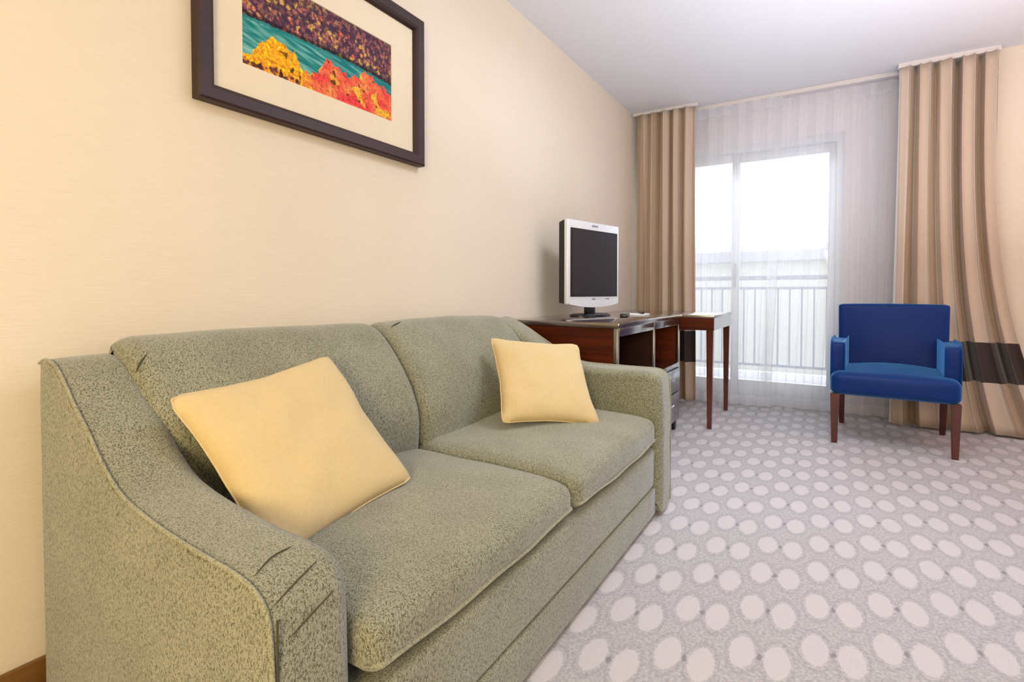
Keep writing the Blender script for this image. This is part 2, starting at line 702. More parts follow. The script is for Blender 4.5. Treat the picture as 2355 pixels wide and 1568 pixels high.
bld = thing('far_building', 'long pale building with low grey roof seen faintly through the sheer curtain', 'building', (-2, 20, -6.0))
b = nb()
box(b, -16, 16, 0, 10, 0, 8.0)
link('wall', b, MAT['render'], bld, smooth=0)
b = nb()
v = [b.verts.new(p) for p in [(-16.4, -0.4, 8.0), (16.4, -0.4, 8.0), (16.4, 10.4, 8.0), (-16.4, 10.4, 8.0),
                              (-16.4, -0.4, 8.35), (16.4, -0.4, 8.35), (14, 5, 9.0), (-14, 5, 9.0), (16.4, 10.4, 8.35), (-16.4, 10.4, 8.35)]]
for f in [(0, 3, 2, 1), (0, 1, 5, 4), (4, 5, 6, 7), (5, 8, 6), (8, 9, 7, 6), (9, 4, 7), (1, 2, 8, 5), (2, 3, 9, 8), (3, 0, 4, 9)]:
    b.faces.new([v[i] for i in f])
link('roof', b, MAT['roof'], bld, smooth=0)
struct('street_ground', box(nb(), -30, 30, 6.3, 45, -6.2, -6.0), MAT['concrete'])

# ------------------------------------------------------------------ curtains


def curtain_mesh(x_top, x_bot, y, z0, z1, folds, amp_t, amp_b, cloth, nx=260, nz=40, phase=0.0, sharp=1.0, seed=1, xp=1.6, valley=False):
    bm = nb()
    uvl = bm.loops.layers.uv.new('UVMap')
    rows = []
    for j in range(nz + 1):
        t = j / nz           # 0 top, 1 bottom
        z = z1 + (z0 - z1) * t
        xa = x_top[0] + (x_bot[0] - x_top[0]) * t ** 1.3
        xb = x_top[1] + (x_bot[1] - x_top[1]) * t ** xp
        row = []
        for i in range(nx + 1):
            u = i / nx
            w = noise.noise(Vector((u * 3.1 + seed, t * 0.9, seed * 3.0)))
            w2 = noise.noise(Vector((u * 9 + seed * 2, t * 1.3, seed)))
            ph = 2 * math.pi * folds * (u + 0.030 * w * (0.5 + t)) + phase
            a = amp_t + (amp_b - amp_t) * t
            a *= 1 + 0.45 * noise.noise(Vector((u * folds * 0.9, t * 0.6, seed + 5)))
            sv = math.sin(ph)
            sv = math.copysign(abs(sv) ** sharp, sv)
            if valley:
                sv = -1 + (1.9 + 1.3 * w2) * math.exp(-(math.sin(ph / 2) ** 2) / (0.07 + 0.05 * w)) + 0.30 * math.cos(ph * 2.0 + 1.2 + 2 * w)
            yy = y + a * sv + 0.012 * w2 * t
            xx = xa + (xb - xa) * u + 0.32 * a * math.sin(2 * ph + 0.6) + 0.004 * w2
            row.append((bm.verts.new((xx, yy, z)), u * cloth, z))
        rows.append(row)
    for A, B in zip(rows, rows[1:]):
        for i in range(nx):
            q = (A[i], A[i + 1], B[i + 1], B[i])
            f = bm.faces.new([k[0] for k in q])
            for lp, k in zip(f.loops, q):
                lp[uvl].uv = (k[1], k[2])
    return bm


def add_solid(o, th):
    m = o.modifiers.new('thickness', 'SOLIDIFY')
    m.thickness = th
    m.offset = 0


def edge_strip(x_top, x_bot, y, z0, z1, w, nz=24):
    bm = nb()
    for j in range(nz):
        pass
    rows = []
    for j in range(nz + 1):
        t = j / nz
        z = z1 + (z0 - z1) * t
        xa = x_top + (x_bot - x_top) * t ** 1.3
        rows.append([bm.verts.new((xa + dx, y + dy, z)) for dx, dy in ((-w, -0.004), (0.004, -0.012), (0.004, 0.012), (-w, 0.004))])
    for A, B in zip(rows, rows[1:]):
        for k in range(4):
            bm.faces.new((A[k], A[(k + 1) % 4], B[(k + 1) % 4], B[k]))
    bm.faces.new(rows[0])
    bm.faces.new(rows[-1][::-1])
    bmesh.ops.recalc_face_normals(bm, faces=bm.faces[:])
    return bm


DY = 4.335
dl = thing('drape', 'tan striped drape with dark band, gathered against the left wall behind the desk', 'curtain', (0.28, DY, 0), 0, 'floor-length striped drapes')
o = link('drape_panel', curtain_mesh((0.035, 0.525), (0.03, 0.545), DY + 0.03, 0.02, 2.415, 5.4, 0.038, 0.036, 0.95, phase=0.3, sharp=0.75, seed=2), MAT['drape'], dl, smooth=80)
o.location = (-0.28, -DY, 0)
add_solid(o, 0.003)
o['label'] = 'tan striped cloth panel with dark brown band'

DY = 4.352
dr = thing('drape', 'tan striped drape with brown band hanging behind the blue armchair', 'curtain', (2.15, DY, 0), 0, 'floor-length striped drapes')
o = link('drape_panel', curtain_mesh((1.868, 2.345), (1.845, 2.66), DY, 0.015, 2.405, 4.4, 0.036, 0.036, 0.98, phase=2.4, sharp=0.8, seed=9, xp=3.2, valley=True), MAT['drape'], dr, smooth=80)
o.location = (-2.15, -DY, 0)
add_solid(o, 0.003)
o = link('lining_edge', edge_strip(1.868, 1.842, DY + 0.02, 0.015, 2.405, 0.014), MAT['lining'], dr)
o.location = (-2.15, -DY, 0)
o['label'] = 'white lining showing along the leading edge'

sl = thing('sheer_curtain', 'white sheer curtain panel covering the left part of the balcony door', 'curtain', (0.8, 4.47, 0), 0, 'white sheer curtains over the balcony door')
o = link('voile_panel', curtain_mesh((0.45, 1.145), (0.46, 1.08), 4.458, 0.012, 2.405, 6.5, 0.022, 0.028, 1.3, phase=0.5, seed=4, nx=300, sharp=1.0), MAT['sheer'], sl, smooth=80)
o.location = (-0.8, -4.47, 0)
sr = thing('sheer_curtain', 'white sheer curtain panel hanging right of centre, partly behind the blue armchair', 'curtain', (1.5, 4.5, 0), 0, 'white sheer curtains over the balcony door')
o = link('voile_panel', curtain_mesh((1.10, 1.935), (1.00, 1.935), 4.545, 0.010, 2.405, 7.5, 0.020, 0.026, 1.5, phase=1.7, seed=6, nx=320, sharp=1.0), MAT['sheer'], sr, smooth=80)
o.location = (-1.5, -4.5, 0)

for nm, lb, x0, x1, y, zz in [('curtain_track', 'short white ceiling track carrying the left striped drape', 0.01, 0.545, DY + 0.02, 2.418),
                              ('curtain_track', 'white ceiling track carrying the right striped drape', 1.845, 2.358, DY, 2.408),
                              ('curtain_track', 'long thin white ceiling track carrying the sheer curtains', 0.40, 1.97, 4.49, 2.412)]:
    b = nb()
    box(b, x0, x1, y - 0.018, y + 0.018, zz, H - 0.0005, 0.002)
    box(b, x0, x1, y - 0.024, y - 0.018, zz - 0.002, zz + 0.008)
    tag(link(nm, b, MAT['trackw']), lb, 'curtain track', 'white curtain tracks on the ceiling')

# ------------------------------------------------------------------ framed picture
YA, YC, ZA, ZC = 0.742, 1.641, 1.423, 2.013
pic = thing('framed_picture', 'landscape picture of autumn trees and a teal river in a dark wooden frame', 'picture', (0.0, (YA + YC) / 2, (ZA + ZC) / 2))
cy, cz = (YA + YC) / 2, (ZA + ZC) / 2
hw, hh = (YC - YA) / 2, (ZC - ZA) / 2
fw = 0.050
prof = [(0.002, 0.0), (0.034, 0.0), (0.038, 0.006), (0.036, 0.034), (0.030, 0.044), (0.018, fw), (0.002, fw)]
b = nb()
rings = []
for sx, sz in ((-1, -1), (1, -1), (1, 1), (-1, 1)):
    rings.append([b.verts.new((d, sx * (hw - w), sz * (hh - w))) for d, w in prof])
for i in range(4):
    A, B = rings[i], rings[(i + 1) % 4]
    for k in range(len(prof)):
        b.faces.new((A[k], A[(k + 1) % len(prof)], B[(k + 1) % len(prof)], B[k]))
bmesh.ops.recalc_face_normals(b, faces=b.faces[:])
link('frame', b, MAT['frame'], pic, smooth=25)
ay0, ay1, az0, az1 = 0.877 - cy, 1.476 - cy, 1.565 - cz, 1.857 - cz
b = nb()
# mat board with its window
mw = [(-hw + fw - 0.003, -hh + fw - 0.003), (hw - fw + 0.003, -hh + fw - 0.003), (hw - fw + 0.003, hh - fw + 0.003), (-hw + fw - 0.003, hh - fw + 0.003)]
iw = [(ay0, az0), (ay1, az0), (ay1, az1), (ay0, az1)]
A = [b.verts.new((0.014, y, z)) for y, z in mw]
B = [b.verts.new((0.014, y, z)) for y, z in iw]
C2 = [b.verts.new((0.011, y + (0.002 if y < 0 else -0.002), z + (0.002 if z < -0.0 else -0.002))) for y, z in iw]
for i in range(4):
    b.faces.new((A[i], A[(i + 1) % 4], B[(i + 1) % 4], B[i]))
    b.faces.new((B[i], B[(i + 1) % 4], C2[(i + 1) % 4], C2[i]))
bmesh.ops.recalc_face_normals(b, faces=b.faces[:])
link('mat_board', b, MAT['matboard'], pic, smooth=0)
b = nb()
box(b, 0.001, 0.006, -hw + 0.02, hw - 0.02, -hh + 0.02, hh - 0.02)
link('backing', b, MAT['black'], pic, smooth=0)


def art_colour(s, t):
    """autumn hillside, teal river, bright foliage in front; s,t in 0..1"""
    def nz(a, b2, c=0.0):
        return noise.noise(Vector((a, b2, c)))
    X, Y = s * 2.05, t
    knots = [(0, .08), (.05, .13), (.09, .26), (.16, .38), (.22, .37), (.29, .33), (.33, .20), (.38, .17), (.44, .24), (.50, .46), (.55, .40), (.60, .36), (.66, .34), (.72, .38), (.78, .50), (.84, .46), (.9, .40), (1, .36)]
    fh = knots[-1][1]
    for (a, va), (c, vc) in zip(knots, knots[1:]):
        if a <= s <= c:
            k = (s - a) / (c - a)
            fh = va + (vc - va) * k
            break
    fh += 0.05 * nz(X * 13, Y * 13) + 0.03 * nz(X * 30, Y * 30, 2)
    wh = 0.49 + 0.03 * math.sin(s * 3.0) - 0.10 * max(0, s - 0.75) + 0.02 * nz(X * 16, 3)
    jx, jy = 0.025 * nz(X * 22, Y * 22, 4.0), 0.025 * nz(X * 22, Y * 22, 14.0)
    cell = noise.voronoi(Vector(((X + jx) * 19, (Y + jy) * 17, 0.3)), distance_metric='DISTANCE')
    d1, d2 = cell[0][0], cell[0][1]
    cp = cell[1][0]
    h1 = min(0.999, max(0, nz(cp.x * 3.7, cp.y * 5.1, 8.0) * 0.9 + 0.5))
    h2 = nz(cp.x * 7.7, cp.y * 2.3, 4.0) + 0.5
    det = nz(X * 60, Y * 60, 1.0)
    det2 = nz(X * 26, Y * 26, 6.0)
    if t < fh:
        mixr = max(0, min(1, (s - 0.30) * 8 + nz(X * 5, Y * 5, 7)))
        yel = (250, 172 + 30 * det2, 24)
        p1 = max(0, min(1, 0.5 + 1.3 * nz(X * 6, Y * 8, 21)))
        red = [228 + 14 * p1, 62 + 72 * p1, 66 + 8 * p1]
        c = [yel[i] * (1 - mixr) + red[i] * mixr for i in range(3)]
        if mixr > 0.5 and nz(X * 7 + 3, Y * 7, 31.0) > 0.30:
            c = [238, 172, 52]
        low = (0.12 - t) * 5 + nz(X * 8, Y * 9, 5)
        if s < 0.33 and low > 0.25:
            c = [112, 62, 56] if det2 < 0.0 else [206, 126, 44]
        k = 1.0 + 0.30 * det + 0.28 * det2
        if nz(X * 13, Y * 13, 11.0) > 0.40 and t < fh - 0.03:
            k *= 0.42
        return [v * k for v in c]
    if t < wh:
        wv = nz(X * 5, Y * 38 + X * 6, 2.2)
        light = (150, 202, 190)
        deep = (22, 120, 124)
        k = max(0, min(1, 0.38 + 0.9 * wv + 0.45 * (0.30 - s) + 0.3 * (0.3 - t)))
        if t > wh - 0.03:
            k *= 0.3
        return [deep[i] + (light[i] - deep[i]) * k for i in range(3)]
    base = (70, 46, 68)
    tree = [(206, 126, 92), (222, 138, 104), (186, 110, 104), (214, 168, 84), (150, 88, 100), (224, 104, 70)][int(h1 * 5.99) % 6]
    if s > 0.55 and t < 0.62 and h2 > 0.55:
        tree = (206, 178, 78)
    k = max(0, min(1, (0.66 - d1) * 2.6 + det * 0.9 + 0.3 * det2))
    if h2 < 0.26:
        k *= 0.4
    if t > 0.86:
        k *= 0.7
    c = [base[i] + (tree[i] - base[i]) * k for i in range(3)]
    if t < wh + 0.04:
        c = [v * 0.55 for v in c]
    return c


b = nb()
nyy, nzz = 300, 146
grid = [[b.verts.new((0.0105, ay0 + (ay1 - ay0) * i / nyy, az0 + (az1 - az0) * j / nzz)) for i in range(nyy + 1)] for j in range(nzz + 1)]
for j in range(nzz):
    for i in range(nyy):
        b.faces.new((grid[j][i], grid[j][i + 1], grid[j + 1][i + 1], grid[j + 1][i]))
art = link('print', b, None, pic, smooth=0)
art.data.materials.clear()
ca = art.data.color_attributes.new('art', 'FLOAT_COLOR', 'POINT')
vals = []
for j in range(nzz + 1):
    for i in range(nyy + 1):
        c = art_colour(i / nyy, j / nzz)
        vals += list(srgb(*[max(0, min(255, q)) for q in c]))
ca.data.foreach_set('color', vals)
k = NT('printed_landscape')
at = k.n('ShaderNodeAttribute', attribute_name='art')
k.base(at.outputs['Color'])
k.rough(0.6)
k.b.inputs['Specular IOR Level'].default_value = 0.15
art.data.materials.append(k.m)

# ------------------------------------------------------------------ sofa
sofa = thing('sofa', 'sage green tweed two-seat sofa with sloping arms against the cream wall', 'sofa', (0.45, 1.30, 0))


def part(name, bm, mat, parent=sofa, smooth=50, label=None):
    for v in bm.verts:
        v.co -= Vector((0.45, 1.30, 0))
    o = link(name, bm, mat, parent, smooth)
    if label:
        o['label'] = label
    return o


def arm_outline(pts, zbot, xback):
    top = catmull([Vector((x, 0, z)) for x, z in pts], 6)
    top = resample(top, 70)
    out = [(p.x, p.z) for p in top]
    n = 10
    out += [(pts[-1][0], pts[-1][1] + (zbot - pts[-1][1]) * i / n) for i in range(1, n)]
    out += [(pts[-1][0] + (xback - pts[-1][0]) * i / n, zbot) for i in range(n)]
    out += [(xback, zbot + (pts[0][1] - zbot) * i / n) for i in range(n)]
    return out[::-1]


near_pts = [(0.050, 0.752), (0.085, 0.762), (0.135, 0.752), (0.18, 0.722), (0.225, 0.683), (0.29, 0.636), (0.345, 0.590), (0.42, 0.548),
            (0.53, 0.526), (0.64, 0.515), (0.74, 0.510), (0.795, 0.503), (0.826, 0.488), (0.842, 0.462), (0.848, 0.40), (0.850, 0.30)]
far_pts = [(0.050, 0.770), (0.085, 0.780), (0.135, 0.768), (0.215, 0.730), (0.275, 0.695), (0.335, 0.660), (0.42, 0.612), (0.51, 0.585),
           (0.63, 0.581), (0.76, 0.580), (0.84, 0.580), (0.872, 0.572), (0.890, 0.555), (0.898, 0.52), (0.902, 0.42), (0.902, 0.30)]
part('arm', extrude_profile(nb(), arm_outline(near_pts, 0.02, 0.045), 0.402, 0.548, 0.012, 0.045, ny=8, seg=8, bulge=0.003, wob=0.003), MAT['sofa'])
part('arm', extrude_profile(nb(), arm_outline(far_pts, 0.02, 0.045), 2.052, 2.195, 0.030, 0.014, ny=8, seg=8, bulge=0.003, wob=0.003), MAT['sofa'])


def welt_path(pts, y, zbot, dx=0.0):
    top = resample(catmull([Vector((x, 0, z)) for x, z in pts], 6), 60)
    P = [Vector((p.x + dx, y, p.z)) for p in top]
    P += [Vector((pts[-1][0] + dx, y, pts[-1][1] + (zbot - pts[-1][1]) * i / 8)) for i in range(1, 9)]
    return P


part('piping', tube(nb(), [p + Vector((0, 0, 0.001)) for p in welt_path(near_pts, 0.4035, 0.03)], 0.0032, 8), MAT['welt'])
part('piping', tube(nb(), welt_path(far_pts, 2.192, 0.03), 0.004, 8), MAT['welt'])
# dark seam shadow line next to the piping, pleat crease shade drawn as dark tubes on the front corner
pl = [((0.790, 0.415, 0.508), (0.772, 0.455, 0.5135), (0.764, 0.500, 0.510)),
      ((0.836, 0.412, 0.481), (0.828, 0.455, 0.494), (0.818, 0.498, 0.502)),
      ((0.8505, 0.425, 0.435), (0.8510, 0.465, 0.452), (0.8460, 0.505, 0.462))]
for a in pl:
    part('pleat_shade', tube(nb(), catmull(a, 6), lambda t: 0.0002 + 0.0010 * math.sin(math.pi * min(1, max(0, t))) ** 0.6, 6), MAT['seam'])
part('side_seam_shadow', tube(nb(), [(0.8515, 0.4085, 0.47 - 0.44 * i / 20) for i in range(21)], 0.0018, 6), MAT['seam'])

# frame body
b = nb()
box(b, 0.035, 0.10, 0.53, 2.07, 0.03, 0.75, 0.012)
box(b, 0.10, 0.845, 0.545, 2.055, 0.05, 0.27, 0.01)
part('frame', b, MAT['sofa'])
part('front_rail', soft_box(nb(), 0.835, 0.880, 0.549, 2.050, 0.125, 0.282, 0.014, n=14, wob=0.002), MAT['sofa'])
part('base_panel', soft_box(nb(), 0.835, 0.884, 0.549, 2.050, 0.015, 0.122, 0.008, n=14, wob=0.001), MAT['sofa'])

YM = 1.288


def seat_sag(ph):
    return lambda s, t: -0.012 * max(0, s) ** 3 - 0.006 * math.cos(t * 3 + ph) * (1 - s * s) - (0.006 * max(0.0, (-t - 0.80) / 0.20) if ph else 0.012 * max(0.0, (t - 0.5) / 0.5) ** 1.6)


for i, (ya, yb) in enumerate(((0.552, YM - 0.005), (YM + 0.005, 2.048))):
    sc = part('seat_cushion', soft_box(nb(), 0.20, 0.885 if i else 0.878, ya, yb, 0.294, 0.410 if i else 0.400, 0.034, crown=0.020, side=0.006, n=30, wob=0.007, sag=seat_sag(i * 1.5), f=7), MAT['sofa'], smooth=80)
    xf = 0.885 if i else 0.878
    b = nb()
    P = []
    for q in range(41):
        y = ya + 0.018 + (yb - ya - 0.036) * q / 40
        tt = 2 * (y - (ya + yb) / 2) / (yb - ya)
        P.append(Vector((xf - 0.002 + 0.004 * (1 - tt * tt), y, 0.318 - 0.008 * (1 - tt * tt) + 0.002 * math.sin(y * 23))))
    P = [Vector((0.78, P[0].y - 0.018, P[0].z + 0.002)), Vector((0.85, P[0].y - 0.014, P[0].z))] + P + [Vector((0.85, P[-1].y + 0.014, P[-1].z)), Vector((0.78, P[-1].y + 0.018, P[-1].z + 0.002))]
    tube(b, P, 0.0045, 8)
    for v in b.verts:
        v.co -= Vector((0.45, 1.30, 0))
    link('piping', b, MAT['welt'], sc)

bp = [(0.085, 0.400), (0.20, 0.385), (0.315, 0.380), (0.334, 0.392), (0.337, 0.45), (0.326, 0.533), (0.298, 0.617), (0.248, 0.690), (0.195, 0.748),
      (0.150, 0.783), (0.110, 0.797), (0.072, 0.795), (0.055, 0.775), (0.055, 0.60)]
cp = [(p.x, p.z) for p in resample(catmull([Vector((x, 0, z)) for x, z in bp] + [Vector((0.085, 0, 0.400))], 6), 90)][:-1]
for i, (ya, yb) in enumerate(((0.515, YM - 0.001), (YM + 0.001, 2.075))):
    bc = part('back_cushion', extrude_profile(nb(), cp, ya, yb, 0.045, 0.045, ny=26, seg=8, bulge=0.006, wob=0.010), MAT['sofa'], smooth=80)
    # small dark curved tubes at the top corner
    if i == 0:
        q = [(0.186, 0.524, 0.727), (0.184, 0.532, 0.745), (0.176, 0.545, 0.758), (0.165, 0.562, 0.772)]
    else:
        q = [(0.150, 1.325, 0.780), (0.148, 1.350, 0.789), (0.141, 1.385, 0.797)]
    b = tube(nb(), catmull(q, 5), lambda t: 0.0006 + 0.0018 * math.sin(math.pi * t), 6)
    for v in b.verts:
        v.co -= Vector((0.45, 1.30, 0))
    link('corner_mark', b, MAT['seam'], bc)
for x, y in ((0.10, 0.47), (0.78, 0.47), (0.10, 2.12), (0.82, 2.12)):
    b = nb()
    box(b, x - 0.025, x + 0.025, y - 0.025, y + 0.025, 0.0, 0.025, 0.003)
    part('foot', b, MAT['black'])

# ------------------------------------------------------------------ pillows


def pillow_mesh(s, h, thick, seed):
    bm = nb()
    n = 34
    top, bot = {}, {}
    for sgn, D in ((1, top), (-1, bot)):
        for i in range(n + 1):
            for j in range(n + 1):
                u, v = 2 * i / n - 1, 2 * j / n - 1
                if sgn == -1 and (i in (0, n) or j in (0, n)):
                    D[i, j] = top[i, j]
                    continue
                # edges pulled in between the corners
                k = 0.075
                x = u * s / 2 * (1 - k * (1 - v * v) * 1.0)
                z = v * h / 2 * (1 - k * (1 - u * u) * 1.0)
                # round the corner points
                rr = max(0, (abs(u) + abs(v)) - 1.86) / 0.14
                x *= 1 - 0.035 * rr
                z *= 1 - 0.035 * rr
                prof = ((1 - u ** 4) * (1 - v ** 4)) ** 0.52
                y = -sgn * thick / 2 * prof * (0.80 + 0.2 * (1 - u * u) * (1 - v * v))
                y += 0.007 * noise.noise(Vector((u * 2.6 + seed, v * 2.6, sgn * 2.0)))
                D[i, j] = bm.verts.new((x, y, z))
    for sgn, D in ((1, top), (-1, bot)):
        for i in range(n):
            for j in range(n):
                q = (D[i, j], D[i + 1, j], D[i + 1, j + 1], D[i, j + 1])
                bm.faces.new(q if sgn == 1 else q[::-1])
    bmesh.ops.recalc_face_normals(bm, faces=bm.faces[:])
    return bm


def pillow_seam(s, h, seed):
    P = []
    n = 30
    for side in range(4):
        for i in range(n):
            t = 2 * i / n - 1
            u, v = [(t, -1), (1, t), (-t, 1), (-1, -t)][side]
            k = 0.075
            x = u * s / 2 * (1 - k * (1 - v * v))
            z = v * h / 2 * (1 - k * (1 - u * u))
            rr = max(0, (abs(u) + abs(v)) - 1.86) / 0.14
            x *= 1 - 0.035 * rr
            z *= 1 - 0.035 * rr
            P.append(Vector((x, 0.007 * noise.noise(Vector((u * 2.6 + seed, v * 2.6, 2.0))), z)))
    return tube(nb(), P, 0.0022, 6, closed=True)


def make_pillow(label, loc, e, s, h, th, seed):
    t = thing('throw_pillow', label, 'pillow', loc, 0, 'yellow throw pillows on the sofa')
    t.rotation_euler = e
    link('cover', pillow_mesh(s, h, th, seed), MAT['pillow'], t, smooth=80)
    link('seam', pillow_seam(s, h, seed), MAT['pillow'], t, smooth=80)


make_pillow('larger yellow throw pillow tilted on the near seat beside the sloping arm', (0.445, 0.755, 0.555), (-0.691, -0.098, 1.664), 0.432, 0.408, 0.10, 1.0)
make_pillow('smaller yellow throw pillow propped in the far corner of the sofa', (0.535, 1.745, 0.567), (-0.739, 0.101, 0.865), 0.385, 0.378, 0.10, 5.0)

# ------------------------------------------------------------------ media cabinet
CY0, CY1, CX = 2.31, 3.50, 0.625
cab = thing('media_cabinet', 'dark cherry wood media cabinet with open shelves beyond the sofa, holding the television', 'cabinet', (0.0, CY0, 0))


def cpart(name, bm, mat, parent=cab, smooth=30, label=None):
    for v in bm.verts:
        v.co -= Vector((0, CY0, 0))
    o = link(name, bm, mat, parent, smooth)
    if label:
        o['label'] = label
    return o


b = nb()
box(b, 0.016, CX + 0.012, CY0 - 0.012, CY1 + 0.012, 0.736, 0.762, 0.004)
cpart('cabinet_top', b, MAT['cabdark'])
b = nb()
box(b, 0.018, CX - 0.02, CY0, CY0 + 0.02, 0.07, 0.736)
cpart('side_panel', b, MAT['cab'], label='reddish brown veneered end panel')
b = nb()
box(b, 0.018, CX - 0.02, CY1 - 0.02, CY1, 0.07, 0.736)
cpart('side_panel', b, MAT['cab'])
b = nb()
box(b, 0.018, 0.03, CY0 + 0.02, CY1 - 0.02, 0.07, 0.736)
cpart('back_panel', b, MAT['cabdark'])
SZ = 0.432
YD = 2.915
b = nb()
box(b, 0.03, CX - 0.004, YD - 0.011, YD + 0.011, SZ + 0.012, 0.736)
cpart('divider', b, MAT['cabdark'])
b = nb()
box(b, 0.03, CX - 0.004, CY0 + 0.02, CY1 - 0.02, SZ - 0.012, SZ + 0.012)
cpart('shelf', b, MAT['cabdark'])
b = nb()
for y0, y1 in ((CY0, CY0 + 0.026), (YD - 0.014, YD + 0.014), (CY1 - 0.026, CY1)):
    box(b, CX - 0.02, CX, y0, y1, 0.07, 0.736, 0.002)
for z0, z1 in ((0.694, 0.736), (SZ - 0.016, SZ + 0.014), (0.07, 0.10)):
    for y0, y1 in ((CY0 + 0.026, YD - 0.014), (YD + 0.014, CY1 - 0.026)):
        box(b, CX - 0.02, CX, y0, y1, z0, z1, 0.002)
cpart('face_frame', b, MAT['cabdark'])
for y0, y1 in ((CY0 + 0.028, YD - 0.016), (YD + 0.016, CY1 - 0.028)):
    for z0, z1 in ((0.265, SZ - 0.019), (0.104, 0.259)):
        b = nb()
        box(b, CX - 0.02, CX + 0.008, y0, y1, z0, z1, 0.003)
        box(b, 0.05, CX - 0.02, y0 + 0.01, y1 - 0.01, z0 + 0.01, z1 - 0.01)
        d = cpart('drawer', b, MAT['cabdark'])
        ym, zm = (y0 + y1) / 2, (z0 + z1) / 2 + 0.02
        b = nb()
        P = [(CX + 0.008, ym - 0.05, zm), (CX + 0.026, ym - 0.045, zm), (CX + 0.030, ym, zm), (CX + 0.026, ym + 0.045, zm), (CX + 0.008, ym + 0.05, zm)]
        tube(b, catmull(P, 5), 0.005, 8)
        for v in b.verts:
            v.co -= Vector((0, CY0, 0))
        hnd = link('handle', b, MAT['nickel'], d)
        hnd['label'] = 'pale metal drawer handle'
b = nb()
box(b, 0.04, CX - 0.03, CY0 + 0.02, CY1 - 0.02, 0.045, 0.07)
cpart('plinth', b, MAT['cabdark'])
for x in (0.06, CX - 0.04):
    for y in (CY0 + 0.04, CY1 - 0.04):
        b = nb()
        box(b, x - 0.025, x + 0.025, y - 0.025, y + 0.025, 0.0, 0.07, 0.003)
        cpart('foot', b, MAT['black'])

# ------------------------------------------------------------------ desk
DX, DY0, DY1 = 0.832, 3.555, 4.265
dk = thing('writing_desk', 'dark wooden writing desk with slim legs between the cabinet and the sheer curtain', 'desk', (0.42, 3.9, 0))


def dpart(name, bm, mat, smooth=30):
    for v in bm.verts:
        v.co -= Vector((0.42, 3.9, 0))
    return link(name, bm, mat, dk, smooth)


b = nb()
box(b, 0.016, DX, DY0, DY1, 0.735, 0.757, 0.003)
dpart('desk_top', b, MAT['cabdark'])
b = nb()
for (x0, x1, y0, y1) in ((0.03, DX - 0.006, DY1 - 0.024, DY1 - 0.006), (DX - 0.024, DX - 0.006, DY0 + 0.024, DY1 - 0.024), (0.03, 0.048, DY0 + 0.024, DY1 - 0.024)):
    box(b, x0, x1, y0, y1, 0.655, 0.735)
dpart('apron', b, MAT['cabdark'])
b = nb()
box(b, 0.03, DX - 0.006, DY0 + 0.006, DY0 + 0.024, 0.655, 0.735)
dpart('apron', b, MAT['cab'])


def taper_leg(cx, cy, z1, w0, w1, h0=0.0):
    b = nb()
    vs = []
    for z, w in ((h0, w0), (z1, w1)):
        for sx, sy in ((-1, -1), (1, -1), (1, 1), (-1, 1)):
            vs.append(b.verts.new((cx + sx * w / 2, cy + sy * w / 2, z)))
    b.faces.new(vs[3::-1])
    b.faces.new(vs[4:])
    for i in range(4):
        b.faces.new((vs[i], vs[(i + 1) % 4], vs[4 + (i + 1) % 4], vs[4 + i]))
    bmesh.ops.bevel(b, geom=b.edges[:], offset=0.003, segments=2, affect='EDGES')
    return b


for x, y in ((DX - 0.032, DY0 + 0.035), (DX - 0.032, DY1 - 0.035), (0.06, DY0 + 0.035), (0.06, DY1 - 0.035)):
    dpart('leg', taper_leg(x, y, 0.655, 0.028, 0.044), MAT['leg'])

# ------------------------------------------------------------------ television
tvx, tvy = 0.256, 2.903
ang = math.atan2(-0.1158, 0.505)    # normal direction (0.505,-0.1158)
tv = thing('television', 'small silver flat-screen television with black back on the media cabinet', 'television', (tvx, tvy, 0.762), ang)
# local: x = facing direction, y = width (towards the window), z up
b = nb()
box(b, -0.018, 0.012, -0.262, 0.262, 0.072, 0.560, 0.010, 3)
# screen recess and slight swelling at the foot
sb = link('bezel', b, MAT['silver'], tv, smooth=40)
b = nb()
box(b, 0.0125, 0.014, -0.238, 0.238, 0.118, 0.512, 0.0005, 1)
link('screen_surround', b, MAT['black'], tv, smooth=0)
b = nb()
box(b, 0.0142, 0.0152, -0.222, 0.222, 0.134, 0.498)
link('screen', b, MAT['screen'], tv, smooth=0)
b = nb()
v0 = [(-0.018, -0.258, 0.078), (-0.018, 0.258, 0.078), (-0.018, 0.258, 0.556), (-0.018, -0.258, 0.556)]
v1 = [(-0.060, -0.250, 0.082), (-0.060, 0.250, 0.082), (-0.060, 0.250, 0.545), (-0.060, -0.250, 0.545)]
v2 = [(-0.085, -0.19, 0.12), (-0.085, 0.19, 0.12), (-0.085, 0.19, 0.48), (-0.085, -0.19, 0.48)]
R3 = [[b.verts.new(p) for p in q] for q in (v0, v1, v2)]
for A, B in zip(R3, R3[1:]):
    for i in range(4):
        b.faces.new((A[i], A[(i + 1) % 4], B[(i + 1) % 4], B[i]))
b.faces.new(R3[0])
b.faces.new(R3[-1][::-1])
bmesh.ops.recalc_face_normals(b, faces=b.faces[:])
link('back_housing', b, MAT['black'], tv, smooth=0)
b = nb()
n = 20
A, B2 = [], []
for i in range(n + 1):
    y = -0.245 + 0.49 * i / n
    zz = 0.074 - 0.020 * (1 - (y / 0.245) ** 2)
    for L, x in ((A, -0.012), (B2, 0.014)):
        L.append((b.verts.new((x, y, zz)), b.verts.new((x, y, 0.094))))
for i in range(n):
    b.faces.new((B2[i][0], B2[i + 1][0], B2[i + 1][1], B2[i][1]))
    b.faces.new((A[i][0], A[i][1], A[i + 1][1], A[i + 1][0]))
    b.faces.new((A[i][0], A[i + 1][0], B2[i + 1][0], B2[i][0]))
    b.faces.new((A[i][1], B2[i][1], B2[i + 1][1], A[i + 1][1]))
